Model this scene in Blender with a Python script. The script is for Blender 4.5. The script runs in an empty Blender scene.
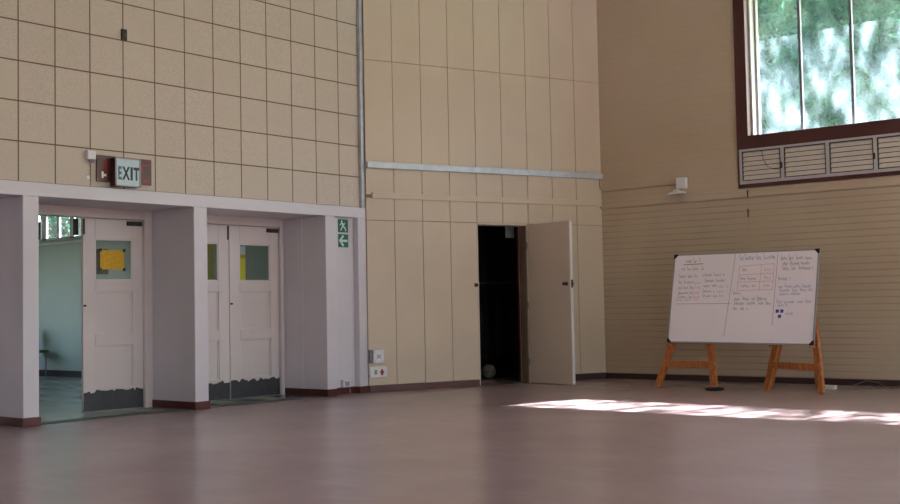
import bpy, bmesh, math, random
from mathutils import Vector, Matrix
import numpy as np
R = math.radians
sc = bpy.context.scene
COL = sc.collection
random.seed(7)

# ------------------------------------------------------------------ materials
def lin(c):
    def f(v):
        v /= 255.0
        return v / 12.92 if v <= .04045 else ((v + .055) / 1.055) ** 2.4
    return (f(c[0]), f(c[1]), f(c[2]), 1)

class NT:
    def __init__(self, name):
        self.m = bpy.data.materials.new(name); self.m.use_nodes = True
        self.t = self.m.node_tree; self.b = self.t.nodes['Principled BSDF']
        self.out = self.t.nodes['Material Output']
    def n(self, kind, **kw):
        nd = self.t.nodes.new('ShaderNode' + kind)
        for k, v in kw.items(): setattr(nd, k, v)
        return nd
    def l(self, a, b): self.t.links.new(a, b)
    def math(self, op, a, b=None, c=None):
        nd = self.n('Math', operation=op)
        for i, v in enumerate((a, b, c)):
            if v is None: continue
            if isinstance(v, (int, float)): nd.inputs[i].default_value = v
            else: self.l(v, nd.inputs[i])
        return nd.outputs[0]
    def mix(self, fac, a, b):
        nd = self.n('Mix', data_type='RGBA')
        for s, v in ((0, fac), (6, a), (7, b)):
            if isinstance(v, (int, float)): nd.inputs[s].default_value = v
            elif isinstance(v, tuple): nd.inputs[s].default_value = v
            else: self.l(v, nd.inputs[s])
        return nd.outputs[2]
    def noise(self, scale, detail=3, vec=None, rough=.5):
        nd = self.n('TexNoise'); nd.inputs['Scale'].default_value = scale
        nd.inputs['Detail'].default_value = detail; nd.inputs['Roughness'].default_value = rough
        if vec is None: vec = self.pos()
        self.l(vec, nd.inputs['Vector'])
        return nd.outputs['Fac']
    def pos(self):
        return self.n('NewGeometry').outputs['Position']
    def ramp(self, fac, lo, hi):
        nd = self.n('MapRange'); nd.inputs[1].default_value = lo; nd.inputs[2].default_value = hi
        self.l(fac, nd.inputs[0]); return nd.outputs[0]
    def bump(self, h, strength=.3, dist=.01):
        nd = self.n('Bump'); nd.inputs['Strength'].default_value = strength; nd.inputs['Distance'].default_value = dist
        self.l(h, nd.inputs['Height']); self.l(nd.outputs[0], self.b.inputs['Normal'])

def scale_vec(g, vec, sx, sy, sz):
    nd = g.n('Mapping'); nd.inputs['Scale'].default_value = (sx, sy, sz)
    g.l(vec, nd.inputs['Vector']); return nd.outputs[0]

def plain(name, c, rough=.5, metal=0, var=.06, scale=3.0, bump=0, spec=.5):
    g = NT(name)
    a = lin(c); d = tuple(v * (1 - var * 2) for v in a[:3]) + (1,)
    n = g.noise(scale, 4)
    g.l(g.mix(g.ramp(n, .35, .65), d, a), g.b.inputs['Base Color'])
    g.b.inputs['Roughness'].default_value = rough; g.b.inputs['Metallic'].default_value = metal
    g.b.inputs['Specular IOR Level'].default_value = spec
    if bump: g.bump(g.noise(scale * 12, 4), bump, .004)
    return g.m

M = {}
M['white'] = plain('white_wall_paint', (214, 208, 216), .42, var=.03, scale=1.6, bump=.04)
M['door_white'] = plain('white_door_gloss_paint', (222, 210, 210), .4, var=.03, scale=2.2)
M['skirt'] = plain('red_brown_skirting_paint', (94, 48, 42), .4, var=.15, scale=5)
M['skirt_dark'] = plain('dark_brown_skirting_paint', (62, 41, 39), .45, var=.12, scale=5)
M['frame_brown'] = plain('dark_maroon_window_paint', (76, 37, 36), .45, var=.08, scale=4)
M['cream'] = plain('cream_panel_paint', (206, 188, 168), .5, var=.035, scale=1.1, bump=.03)
M['cream_gap'] = plain('dark_cream_joint', (146, 124, 102), .8)
M['leaf_door'] = plain('cream_door_paint', (202, 186, 170), .42, var=.03, scale=1.4)
M['ceiling'] = plain('ceiling_paint', (215, 210, 200), .8)
M['steel'] = plain('galvanised_steel', (192, 198, 208), .4, metal=.3, var=.08, scale=9)
M['conduit'] = plain('painted_conduit', (176, 156, 132), .5)
M['grey_metal'] = plain('grey_metal', (120, 122, 126), .45, metal=.6)
M['plastic'] = plain('white_plastic', (222, 218, 224), .4, var=.02)
M['plastic_grey'] = plain('grey_plastic', (150, 148, 152), .5, var=.03)
M['cable'] = plain('grey_cable_sheath', (120, 112, 112), .6)
M['black'] = plain('black_rubber', (22, 22, 24), .6)
M['dark'] = plain('dark_metal', (52, 38, 36), .5, var=.1, scale=20)
M['kick'] = plain('dark_grey_kick_paint', (62, 62, 68), .5, var=.15, scale=9)
M['red'] = plain('red_plastic', (160, 30, 34), .5)
M['blue_ink'] = plain('blue_marker_ink', (136, 142, 190), .6)
M['deep_blue'] = plain('deep_blue_marker_ink', (64, 84, 150), .6)
M['black_ink'] = plain('black_marker_ink', (136, 126, 132), .6)
M['red_ink'] = plain('red_marker_ink', (216, 166, 168), .6)
M['green_ink'] = plain('green_marker_ink', (150, 160, 120), .6)
M['board'] = plain('whiteboard_enamel', (238, 230, 236), .28, var=.02, scale=1.2)
M['sign_green'] = plain('sign_green', (18, 104, 84), .4, var=.03)
M['sign_white'] = plain('sign_white', (214, 232, 226), .4, var=.02)
M['exit_face'] = plain('exit_sign_face', (186, 204, 214), .35, var=.06, scale=14)
M['exit_ink'] = plain('exit_sign_lettering', (24, 44, 46), .5)
M['exit_faded'] = plain('exit_sign_faded_lettering', (84, 120, 124), .5, var=.3, scale=40)
M['yellow'] = plain('yellow_paper', (226, 178, 46), .7, var=.07, scale=25)
M['yellow_bright'] = plain('bright_yellow_paper', (250, 236, 50), .7, var=.03)
M['paper_dim'] = plain('pale_green_paper', (150, 176, 168), .7, var=.03)
M['olive'] = plain('olive_curtain', (140, 132, 52), .8, var=.1, scale=12)
M['paper_dark'] = plain('dark_poster_print', (70, 70, 72), .6, var=.3, scale=30)
M['paper_white'] = plain('white_paper', (226, 228, 224), .7, var=.02)
M['mint'] = plain('mint_wall_paint', (182, 190, 180), .45, var=.03, scale=1.2)
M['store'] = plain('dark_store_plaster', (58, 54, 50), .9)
M['cloth_dark'] = plain('dark_cloth', (34, 34, 38), .9, var=.2, scale=9)
M['ball'] = plain('scuffed_ball_leather', (150, 138, 126), .6, var=.15, scale=18)
M['louvre'] = plain('louvre_blade_paint', (212, 202, 194), .45, var=.04, scale=9)
M['louvre_frame'] = plain('louvre_frame_paint', (186, 180, 186), .45, var=.04, scale=9)
M['mullion'] = plain('grey_window_bar_paint', (104, 110, 124), .5)
M['seat'] = plain('olive_seat', (112, 110, 62), .6)
M['bark'] = plain('bark', (92, 80, 66), .9, var=.2, scale=6, bump=.5)
M['grass'] = plain('grass', (96, 122, 62), .95, var=.2, scale=2)
M['bounce'] = plain('grey_bounce_ground', (150, 150, 150), .8)
M['roof'] = plain('eaves_board', (190, 186, 180), .7)

def wood():
    g = NT('orange_pine_wood')
    v = scale_vec(g, g.pos(), 14, 14, 2.2)
    n = g.noise(3.0, 5, v)
    g.l(g.mix(g.ramp(n, .35, .68), lin((150, 84, 38)), lin((200, 122, 62))), g.b.inputs['Base Color'])
    g.b.inputs['Roughness'].default_value = .45
    return g.m
M['wood'] = wood()

def tile_mat():
    g = NT('pitted_acoustic_tile')
    p = g.pos(); sx = g.n('SeparateXYZ'); g.l(p, sx.inputs[0])
    P = .4045; PY = .4088
    fy = g.math('PINGPONG', g.math('SUBTRACT', sx.outputs[1], 6.093 - 40 * PY), PY / 2)
    fz = g.math('PINGPONG', g.math('SUBTRACT', sx.outputs[2], 2.832 - 20 * P), P / 2)
    d = g.math('MINIMUM', fy, fz)
    line = g.ramp(d, .004, .0095)
    cid = g.n('TexWhiteNoise')
    q = g.n('CombineXYZ')
    g.l(g.math('FLOOR', g.math('DIVIDE', g.math('SUBTRACT', sx.outputs[1], 6.093), PY)), q.inputs[0])
    g.l(g.math('FLOOR', g.math('DIVIDE', g.math('SUBTRACT', sx.outputs[2], 2.832), P)), q.inputs[1])
    g.l(q.outputs[0], cid.inputs['Vector'])
    base = g.mix(cid.outputs['Value'], lin((202, 189, 177)), lin((208, 196, 185)))
    pits = g.ramp(g.noise(85, 2, rough=.6), .38, .52)
    base = g.mix(g.ramp(pits, 0, 1), lin((188, 174, 161)), base)
    big = g.noise(.9, 3)
    base = g.mix(g.ramp(big, .4, .72), base, lin((200, 187, 175)))
    g.l(g.mix(line, lin((106, 86, 70)), base), g.b.inputs['Base Color'])
    g.b.inputs['Roughness'].default_value = .75
    g.bump(g.math('ADD', line, g.math('MULTIPLY', pits, .25)), .5, .004)
    return g.m
M['tile'] = tile_mat()

def brick_mat():
    g = NT('painted_brickwork')
    p = g.pos(); sx = g.n('SeparateXYZ'); g.l(p, sx.inputs[0])
    q = g.n('CombineXYZ'); g.l(sx.outputs[0], q.inputs[0]); g.l(sx.outputs[2], q.inputs[1])
    br = g.n('TexBrick'); g.l(q.outputs[0], br.inputs['Vector'])
    br.inputs['Scale'].default_value = 1; br.inputs['Brick Width'].default_value = .235
    br.inputs['Row Height'].default_value = .0862; br.inputs['Mortar Size'].default_value = .006
    br.inputs['Mortar Smooth'].default_value = .6
    H = .0862
    course = g.ramp(g.math('PINGPONG', sx.outputs[2], H / 2), .002, .010)
    wob = g.noise(1.3, 3)
    faint = g.ramp(wob, .3, .62)
    low = g.math('LESS_THAN', sx.outputs[2], 2.52)
    amt = g.math('MULTIPLY', g.math('SUBTRACT', 1.0, course), g.math('ADD', .05, g.math('MULTIPLY', g.math('MULTIPLY', faint, low), .48)))
    base = g.mix(g.ramp(g.noise(.8, 4), .35, .7), lin((181, 162, 140)), lin((191, 173, 152)))
    base = g.mix(g.math('MULTIPLY', br.outputs['Fac'], .06), base, lin((140, 118, 94)))
    g.l(g.mix(amt, base, lin((120, 98, 76))), g.b.inputs['Base Color'])
    g.b.inputs['Roughness'].default_value = .55
    g.bump(g.math('ADD', g.math('MULTIPLY', br.outputs['Fac'], -1.0), g.math('MULTIPLY', g.noise(30, 3), .3)), .35, .005)
    return g.m
M['brick'] = brick_mat()

def floor_mat():
    g = NT('worn_pink_floor')
    p = g.pos()
    big = g.noise(.55, 5, rough=.6); fine = g.noise(9, 5, rough=.7)
    base = g.mix(g.ramp(big, .32, .68), lin((150, 128, 131)), lin((165, 144, 147)))
    base = g.mix(g.math('MULTIPLY', g.ramp(fine, .5, .75), .16), base, lin((136, 113, 113)))
    streak = g.noise(1.6, 4, scale_vec(g, p, 1, 5, 1))
    base = g.mix(g.math('MULTIPLY', g.ramp(streak, .55, .75), .3), base, lin((174, 154, 153)))
    g.l(base, g.b.inputs['Base Color'])
    g.b.inputs['Roughness'].default_value = .235
    g.b.inputs['Specular IOR Level'].default_value = .5
    return g.m
M['floor'] = floor_mat()

def lobby_floor_mat():
    g = NT('banded_green_floor')
    sx = g.n('SeparateXYZ'); g.l(g.pos(), sx.inputs[0])
    s = g.ramp(g.math('PINGPONG', g.math('ADD', sx.outputs[1], .33), .36), .14, .24)
    far = g.math('GREATER_THAN', sx.outputs[1], 8.1)
    c = g.mix(g.math('MULTIPLY', s, far), lin((168, 174, 160)), lin((92, 100, 94)))  # darker green bands across the far part
    g.l(g.mix(g.math('MULTIPLY', g.noise(3, 4), .3), c, lin((84, 96, 90))), g.b.inputs['Base Color'])
    g.b.inputs['Roughness'].default_value = .22
    return g.m
M['lobby_floor'] = lobby_floor_mat()

def glass_mat(name, film_col, base_amt, streak_amt, tint=(1, 1, 1, 1)):
    g = NT(name)
    g.t.nodes.remove(g.b)
    tr = g.n('BsdfTransparent'); tr.inputs[0].default_value = tint
    di = g.n('BsdfTranslucent'); di.inputs[0].default_value = film_col
    gl = g.n('BsdfGlossy'); gl.inputs['Roughness'].default_value = .05
    v = scale_vec(g, g.pos(), 1.6, 1, .9)
    n = g.ramp(g.noise(1.5, 4, v, .6), .38, .66)
    fac = g.math('ADD', base_amt, g.math('MULTIPLY', n, streak_amt))
    m1 = g.n('MixShader'); g.l(fac, m1.inputs[0]); g.l(tr.outputs[0], m1.inputs[1]); g.l(di.outputs[0], m1.inputs[2])
    m2 = g.n('MixShader'); m2.inputs[0].default_value = .05
    g.l(m1.outputs[0], m2.inputs[1]); g.l(gl.outputs[0], m2.inputs[2])
    g.l(m2.outputs[0], g.out.inputs[0])
    return g.m
M['dusty_glass'] = glass_mat('dusty_window_glass', (.62, .82, .95, 1), .012, .07)
M['glass'] = glass_mat('clear_glass', (.9, .95, .95, 1), .002, .002)
M['door_glass'] = glass_mat('door_glass', (.75, .85, .85, 1), .06, .04, (.88, .92, .92, 1))

def foliage(name, c1, c2):
    g = NT(name)
    g.t.nodes.remove(g.b)
    oi = g.noise(1.7, 3)
    c = g.mix(g.ramp(oi, .35, .65), lin(c1), lin(c2))
    d = g.n('BsdfDiffuse'); t = g.n('BsdfTranslucent')
    g.l(c, d.inputs[0]); g.l(c, t.inputs[0])
    m = g.n('MixShader'); m.inputs[0].default_value = .5
    g.l(d.outputs[0], m.inputs[1]); g.l(t.outputs[0], m.inputs[2]); g.l(m.outputs[0], g.out.inputs[0])
    return g.m
M['leaf_a'] = foliage('blue_green_leaves', (46, 88, 78), (76, 122, 104))
M['leaf_c'] = foliage('dark_green_leaves', (30, 52, 42), (60, 88, 72))
M['leaf_b'] = foliage('mid_green_leaves', (44, 76, 56), (72, 104, 72))

# ------------------------------------------------------------------ mesh builder
class MB:
    def __init__(self, T=None):
        self.v = []; self.f = []; self.T = T
    def add(self, vs, fs):
        o = len(self.v)
        for p in vs:
            p = Vector(p)
            self.v.append(self.T(p) if self.T else p)
        self.f += [tuple(i + o for i in f) for f in fs]
        return self
    def box(self, a, b):
        x0, x1 = sorted((a[0], b[0])); y0, y1 = sorted((a[1], b[1])); z0, z1 = sorted((a[2], b[2]))
        vs = [(x0, y0, z0), (x1, y0, z0), (x1, y1, z0), (x0, y1, z0), (x0, y0, z1), (x1, y0, z1), (x1, y1, z1), (x0, y1, z1)]
        return self.add(vs, [(0, 3, 2, 1), (4, 5, 6, 7), (0, 1, 5, 4), (1, 2, 6, 5), (2, 3, 7, 6), (3, 0, 4, 7)])
    def bar(self, p, q, w, h, up=(0, 0, 1)):
        """rectangular bar from p to q: w across, h along 'up'"""
        p = Vector(p); q = Vector(q); d = (q - p).normalized(); s = d.cross(Vector(up)).normalized(); u = s.cross(d)
        vs = []
        for c in (p, q):
            for a, b in ((-1, -1), (1, -1), (1, 1), (-1, 1)): vs.append(c + s * a * w / 2 + u * b * h / 2)
        return self.add(vs, [(0, 3, 2, 1), (4, 5, 6, 7), (0, 1, 5, 4), (1, 2, 6, 5), (2, 3, 7, 6), (3, 0, 4, 7)])
    def tube(self, pts, r, n=10):
        pts = [Vector(p) for p in pts]; rings = []
        vs = []; fs = []
        rr = r if isinstance(r, (list, tuple)) else [r] * len(pts)
        for i, p in enumerate(pts):
            d = (pts[min(i + 1, len(pts) - 1)] - pts[max(i - 1, 0)]).normalized()
            a = Vector((0, 0, 1)) if abs(d.z) < .95 else Vector((1, 0, 0))
            s = d.cross(a).normalized(); u = s.cross(d)
            for k in range(n):
                t = 2 * math.pi * k / n
                vs.append(p + (s * math.cos(t) + u * math.sin(t)) * rr[i])
        for i in range(len(pts) - 1):
            for k in range(n):
                k2 = (k + 1) % n
                fs.append((i * n + k, i * n + k2, (i + 1) * n + k2, (i + 1) * n + k))
        fs.append(tuple(range(n - 1, -1, -1))); fs.append(tuple((len(pts) - 1) * n + k for k in range(n)))
        return self.add(vs, fs)
    def lathe(self, c, axis, prof, n=28):
        c = Vector(c); ax = Vector(axis).normalized()
        a = Vector((0, 0, 1)) if abs(ax.z) < .95 else Vector((1, 0, 0))
        s = ax.cross(a).normalized(); u = s.cross(ax); vs = []; fs = []
        for (r, h) in prof:
            for k in range(n):
                t = 2 * math.pi * k / n
                vs.append(c + ax * h + (s * math.cos(t) + u * math.sin(t)) * max(r, 1e-4))
        for i in range(len(prof) - 1):
            for k in range(n):
                k2 = (k + 1) % n
                fs.append((i * n + k, i * n + k2, (i + 1) * n + k2, (i + 1) * n + k))
        fs.append(tuple(range(n - 1, -1, -1))); fs.append(tuple((len(prof) - 1) * n + k for k in range(n)))
        return self.add(vs, fs)
    def prism(self, poly, d, T):
        """poly: 2-D outline; T maps (a, b, depth) to a point"""
        n = len(poly)
        vs = [T(a, b, 0) for a, b in poly] + [T(a, b, d) for a, b in poly]
        fs = [tuple(range(n)), tuple(range(2 * n - 1, n - 1, -1))] + [(i, i + n, (i + 1) % n + n, (i + 1) % n) for i in range(n)]
        return self.add(vs, fs)
    def build(self, name, m, parent=None, origin=None, bevel=0, smooth=False):
        if parent is not None: origin = parent['_o'] if '_o' in parent else parent.location
        elif origin is None:
            mn = [min(p[i] for p in self.v) for i in range(3)]; mx = [max(p[i] for p in self.v) for i in range(3)]
            origin = ((mn[0] + mx[0]) / 2, (mn[1] + mx[1]) / 2, mn[2])
        o = Vector(origin)
        me = bpy.data.meshes.new(name)
        me.from_pydata([p - o for p in self.v], [], self.f)
        bm = bmesh.new(); bm.from_mesh(me); bmesh.ops.recalc_face_normals(bm, faces=bm.faces); bm.to_mesh(me); bm.free()
        me.materials.append(m)
        if smooth:
            for p in me.polygons: p.use_smooth = True
        ob = bpy.data.objects.new(name, me); COL.objects.link(ob)
        if parent is not None:
            ob.parent = parent
        else: ob.location = o
        WORLD[ob.name] = o
        if bevel:
            b = ob.modifiers.new('bevel', 'BEVEL'); b.width = bevel; b.segments = 2; b.limit_method = 'ANGLE'
        if smooth:
            try:
                me.set_sharp_from_angle(angle=R(40))
            except Exception: pass
        return ob
WORLD = {}
_old = MB.build
def _build(self, name, m, parent=None, origin=None, bevel=0, smooth=False):
    # children of children keep the same world origin as their parent
    if parent is not None:
        o = WORLD[parent.name]
        tmp = MB(); tmp.v = self.v; tmp.f = self.f
        ob = _old(tmp, name, m, None, o, bevel, smooth)
        ob.parent = parent; ob.location = (0, 0, 0)
        WORLD[ob.name] = o
        return ob
    return _old(self, name, m, None, origin, bevel, smooth)
MB.build = _build

def struct(o): o['kind'] = 'structure'; return o
def tag(o, label, cat, group=None):
    o['label'] = label; o['category'] = cat
    if group: o['group'] = group
    return o
def thing(name, label, cat, loc, group=None):
    o = bpy.data.objects.new(name, None); COL.objects.link(o); o.location = loc
    o.empty_display_size = .1
    WORLD[o.name] = Vector(loc)
    return tag(o, label, cat, group)

def text_mesh(mb, s, T, size, depth=.003, xscale=1.0, bold=.006):
    cu = bpy.data.curves.new('t', 'FONT'); cu.body = s; cu.size = size; cu.extrude = depth / 2; cu.offset = bold
    ob = bpy.data.objects.new('t', cu); COL.objects.link(ob)
    dg = bpy.context.evaluated_depsgraph_get(); me = bpy.data.meshes.new_from_object(ob.evaluated_get(dg))
    xs = [v.co.x for v in me.vertices]; w = max(xs) - min(xs); x0 = min(xs)
    mb.add([T((v.co.x - x0) * xscale, v.co.y, v.co.z + depth / 2) for v in me.vertices], [tuple(p.vertices) for p in me.polygons])
    bpy.data.objects.remove(ob); bpy.data.curves.remove(cu); bpy.data.meshes.remove(me)
    return w * xscale

# ------------------------------------------------------------------ frames of the place
XL = -10.5                      # face of the white pillars and beam on the left
YR = 14.67                      # painted brick wall
TB = R(20.0)
PB = Vector((-9.145, YR, 0)); UB = Vector((math.sin(TB), math.cos(TB), 0)); NB = Vector((math.cos(TB), -math.sin(TB), 0))
def B(p):                       # (s along the panelled wall, depth out into the hall, z)
    p = Vector(p); return PB + UB * p.x + NB * p.y + Vector((0, 0, p.z))
CEIL = 6.3
XE, YF = 7.4, -6.0

# ------------------------------------------------------------------ setting: hall shell
f = MB().box((-10.62, YF, -.12), (XE, YR + .1, 0))
struct(f.build('floor', M['floor'], origin=(0, 4, 0)))
struct(MB().box((-13.2, YF - .3, CEIL), (XE + .3, YR + .3, CEIL + .2)).build('ceiling', M['ceiling']))
struct(MB().box((-10.8, YF, 2.40), (-10.56, 10.953, CEIL)).build('wall_left', M['tile']))
# dark gap behind the steel trunking
struct(MB().box((-10.8, 10.968, 2.40), (-10.6, 11.2, CEIL)).build('trim_1', M['cream_gap']))
struct(MB().box((-11.36, YF, 2.285), (XL, 11.03, 2.424)).build('beam', M['white'], bevel=.006))
# solid upper filling behind the beam, so that no light leaks from the loft
struct(MB().box((-11.5, YF, 2.424), (-10.8, 11.6, CEIL)).build('wall_loft', M['white']))
for y0, y1 in ((4.0, 4.18), (6.106, 6.279), (8.204, 8.392)):
    struct(MB().box((-11.36, y0, 0), (XL, y1, 2.285)).build('pillar', M['white'], bevel=.006))
pil = MB().box((-11.36, 10.27, 0), (XL, 10.44, 2.285)).box((-11.36, 10.44, 0), (XL - .09, 10.86, 2.285)).box((-11.36, 10.86, 0), (XL, 11.03, 2.285))
pil.box((-11.3, 10.262, .0), (-10.93, 10.27, 2.285))
struct(pil.build('pillar', M['white'], bevel=.006))
struct(MB().box((-11.45, YF, 0), (-11.30, 6.106, 2.285)).build('wall_recess', M['white']))
# skirting round the pillars
k = 0
def skirt(mb, m=None):
    global k
    k += 1
    return struct(mb.build('baseboard_%s' % ('left', 'pillar', 'middle', 'corner', 'panel', 'cupboard', 'brick')[k - 1], m or M['skirt'], bevel=.003))
T_ = .014; SZ = .088
skirt(MB().box((-11.30, 6.106 - T_, 0), (XL + T_, 6.106, SZ)).box((XL, 6.106, 0), (XL + T_, 6.279 + T_, SZ)).box((-10.9, 6.279, 0), (XL, 6.279 + T_, SZ)))
skirt(MB().box((-11.29, 8.204 - T_, 0), (XL + T_, 8.204, SZ)).box((XL, 8.204, 0), (XL + T_, 8.392 + T_, SZ)).box((-11.2, 8.392, 0), (XL, 8.392 + T_, SZ)))
skirt(MB().box((-11.29, 10.27 - T_, 0), (XL + T_, 10.27, SZ)).box((XL, 10.27, 0), (XL + T_, 10.44, SZ)).box((XL - .09, 10.44, 0), (XL - .09 + T_, 10.86, SZ)))
skirt(MB().box((XL - .09, 10.86 - T_, 0), (XL + T_, 10.86, SZ)).box((XL, 10.86, 0), (XL + T_, 11.03, SZ)))
# door frames in the recess
def frame(name, ya, yb, yc, yd):
    mb = MB().box((-11.44, ya, 0), (-11.28, yb, 2.285)).box((-11.44, yc, 0), (-11.28, yd, 2.285)).box((-11.44, yb, 2.178), (-11.28, yc, 2.285))
    mb.box((-11.28, yb - .05, 0), (-11.262, yb, 2.22)).box((-11.28, yc, 0), (-11.262, yc + .05, 2.22)).box((-11.28, yb, 2.178), (-11.262, yc, 2.215))
    return struct(mb.build(name, M['door_white'], bevel=.004))
frame('trim_2', 6.279, 6.44, 8.085, 8.204)
frame('trim_3', 8.392, 8.55, 10.195, 10.27)

# ------------------------------------------------------------------ panelled doors in the recess
def leaf(name, hinge, free, glass_y, n_out=1, kick=True, closer=True, seed=1):
    """one panelled leaf; hinge/free: (x, y) of the two edges of the room face"""
    h = Vector((hinge[0], hinge[1], 0)); e = Vector((free[0], free[1], 0)); w = (e - h).length
    u = (e - h) / w; n = Vector((1, 0, 0)); n = (n - u * n.dot(u)).normalized()
    def T(p): return h + u * p.x + n * p.y + Vector((0, 0, p.z))
    W = w; D = -.045
    g0, g1 = .155, .655
    mb = MB(T)
    xa, xb = .175 * W, W - .203 * W
    # stiles, rails
    mb.box((0.003, D, .008), (xa, 0, 2.172)).box((xb, D, .008), (W - .003, 0, 2.172))
    for z0, z1 in ((.008, .255), (.74, .865), (1.345, 1.475), (1.945, 2.172)): mb.box((xa, D, z0), (xb, 0, z1))
    for z0, z1 in ((.255, .74), (.865, 1.345)):
        for p0, p1 in (((xa, z0), (xa + .016, z1)), ((xb - .016, z0), (xb, z1)), ((xa, z0), (xb, z0 + .016)), ((xa, z1 - .016), (xb, z1))): mb.box((p0[0], D, p0[1]), (p1[0], -.012, p1[1]))
        mb.box((xa, D + .008, z0), (xb, -.022, z1))
    ob = struct(mb.build(name, M['door_white'], origin=h, bevel=.004))
    MB(T).box((xa - .01, -.026, 1.465), (xb + .01, -.020, 1.955)).build('glass', M['door_glass'], ob)
    bd = MB(T)
    for a, b in (((xa, 1.475), (xa + .014, 1.945)), ((xb - .014, 1.475), (xb, 1.945)), ((xa, 1.475), (xb, 1.489)), ((xa, 1.931), (xb, 1.945))):
        bd.box((a[0], -.02, a[1]), (b[0], -.008, b[1]))
    bd.build('glazing_bead', M['door_white'], ob)
    if kick:
        rnd = random.Random(seed)
        poly = [(.006, .01), (W - .006, .01)]; x = W - .006
        while x > .006:
            poly.append((x, .225 + rnd.uniform(-.02, .022))); x -= rnd.uniform(.015, .05)
        poly.append((.006, .23))
        MB().prism(poly, .003, lambda a, b, c: T(Vector((a, c, b)))).build('kick_plate', M['kick'], ob)
    if closer:
        MB(T).box((.02, 0, 2.105), (.205, .035, 2.155)).build('door_closer', M['dark'], ob, bevel=.004)
        if name != 'door_3': MB(T).box((W - .024, 0, 1.99), (W - .006, .012, 2.165)).build('bolt', M['dark'], ob)
    if name != 'door_2': MB(T).lathe(T(Vector((W - .04, .0, 1.13))) if False else (W - .022, 0, 1.19), (0, 1, 0), [(.013, 0), (.013, .006), (.005, .008), (.005, .016), (.010, .02), (.010, .03)], 14).build('handle', M['dark'], ob)
    return ob, T, (xa, xb, W)

a1 = R(6)
d1, T1, dims1 = leaf('door_1', (-11.30, 8.085), (-11.30 - .748 * math.sin(a1), 8.085 - .748 * math.cos(a1)), None, seed=3)
d3, T3, dims3 = leaf('door_3', (-11.30, 10.19), (-11.30, 9.372), None, seed=5)
d2, T2, dims2 = leaf('door_2', (-11.30, 8.555), (-11.30, 9.365), None, seed=8)

# things in the glazed openings
def sheet(name, T, x0, x1, z0, z1, y, m, label, cat, tape=None):
    o = MB(T).box((x0, y, z0), (x1, y + .002, z1)).build(name, m)
    tag(o, label, cat)
    if tape:
        for cx, cz in ((x0, z0), (x1, z0), (x0, z1), (x1, z1)):
            MB(T).box((cx - .018, y + .002, cz - .018), (cx + .018, y + .004, cz + .018)).build('tape', tape, o)
    return o
xa, xb, W = dims1
gw = xb - xa
sheet('paper_notice', T1, xb - .79 * gw, xb - .15 * gw, 1.60, 1.82, -.018, M['yellow'], 'yellow paper notice taped inside the glass of the half open door', 'notice', M['black'])
sheet('poster', T1, xb - .38 * gw, xb - .015, 1.545, 1.83, -.034, M['paper_dark'], 'dark poster partly hidden behind the yellow notice on door glass', 'poster')
xa, xb, W = dims3
strip = thing('paper_notice', 'tall bright yellow paper with white top behind right closed door glass', 'notice', T3(Vector((xb - .065, -.036, 1.48))))
MB(T3).box((xb - .125, -.04, 1.48), (xb - .004, -.036, 1.765)).build('sheet', M['yellow_bright'], strip)
MB(T3).box((xb - .125, -.04, 1.765), (xb - .004, -.036, 1.81)).build('band', M['yellow'], strip)
MB(T3).box((xb - .125, -.04, 1.81), (xb - .004, -.036, 1.92)).build('header', M['paper_white'], strip)
xa, xb, W = dims2
sheet('curtain', T2, xa + .02, xb - .03, 1.47, 1.93, -.06, M['olive'], 'olive cloth hanging behind glass of the left closed door', 'curtain')

# ------------------------------------------------------------------ lobby beyond the doors
lob = MB().box((-20.6, 3.4, -.12), (-10.62, 11.5, -.002))
struct(lob.build('floor_lobby', M['lobby_floor']))
struct(MB().box((-10.80, 6.279, -.001), (-10.56, 10.27, .004)).build('threshold', M['kick']))
YM = 11.42
wl = MB()
wl.box((-20.6, YM, 0), (-11.3, YM + .15, 2.43)).box((-20.6, YM, 2.98), (-11.3, YM + .15, 3.4)).box((-20.6, YM, 2.43), (-19.3, YM + .15, 2.98)).box((-16.2, YM, 2.43), (-11.3, YM + .15, 2.98))
struct(wl.build('wall_lobby', M['mint']))
struct(MB().box((-11.45, 10.27, 0), (-11.3, YM, 3.4)).build('wall_lobby_return', M['mint']))
struct(MB().box((-20.6, 3.4, 0), (-11.3, 3.55, 3.4)).build('wall_lobby_side', M['mint']))
w2 = MB().box((-20.75, 3.4, 0), (-20.6, YM + .15, .9)).box((-20.75, 3.4, 2.7), (-20.6, YM + .15, 3.4)).box((-20.75, 3.4, .9), (-20.6, 4.2, 2.7)).box((-20.75, 10.2, .9), (-20.6, YM + .15, 2.7))
struct(w2.build('wall_lobby_end', M['mint']))
struct(MB().box((-20.75, 3.4, 3.4), (-11.5, YM + .15, 3.55)).build('ceiling_lobby', M['ceiling']))
struct(MB().box((-20.6, YM - .016, 0), (-11.45, YM, .108)).build('baseboard_lobby', M['skirt_dark']))
struct(MB().box((-20.6, YM - .05, 2.35), (-11.45, YM, 2.385)).build('trim_4', M['plastic']))
cw = MB()
for a, b in ((-19.3, -19.2), (-18.93, -18.80), (-18.44, -18.38), (-18.04, -17.91), (-17.5, -17.4), (-17.0, -16.94), (-16.3, -16.2)): cw.box((a, YM - .03, 2.43), (b, YM + .001, 2.98))
cw.box((-19.3, YM - .03, 2.43), (-16.2, YM + .001, 2.465)).box((-19.3, YM - .03, 2.94), (-16.2, YM + .001, 2.98))
win2 = struct(cw.build('window_2', M['plastic']))
MB().box((-19.25, YM - .004, 2.46), (-16.25, YM + .0, 2.95)).build('glass', M['glass'], win2)
def frm(name, x0, x1, z0, z1, label):
    t = thing(name, label, 'picture', ((x0 + x1) / 2, YM - .03, z0))
    MB().box((x0, YM - .055, z0), (x1, YM - .032, z1)).build('frame', M['cloth_dark'], t)
    MB().box((x0 + .025, YM - .058, z0 + .03), (x1 - .025, YM - .054, z1 - .03)).build('print', M['paper_dark'], t)
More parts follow.
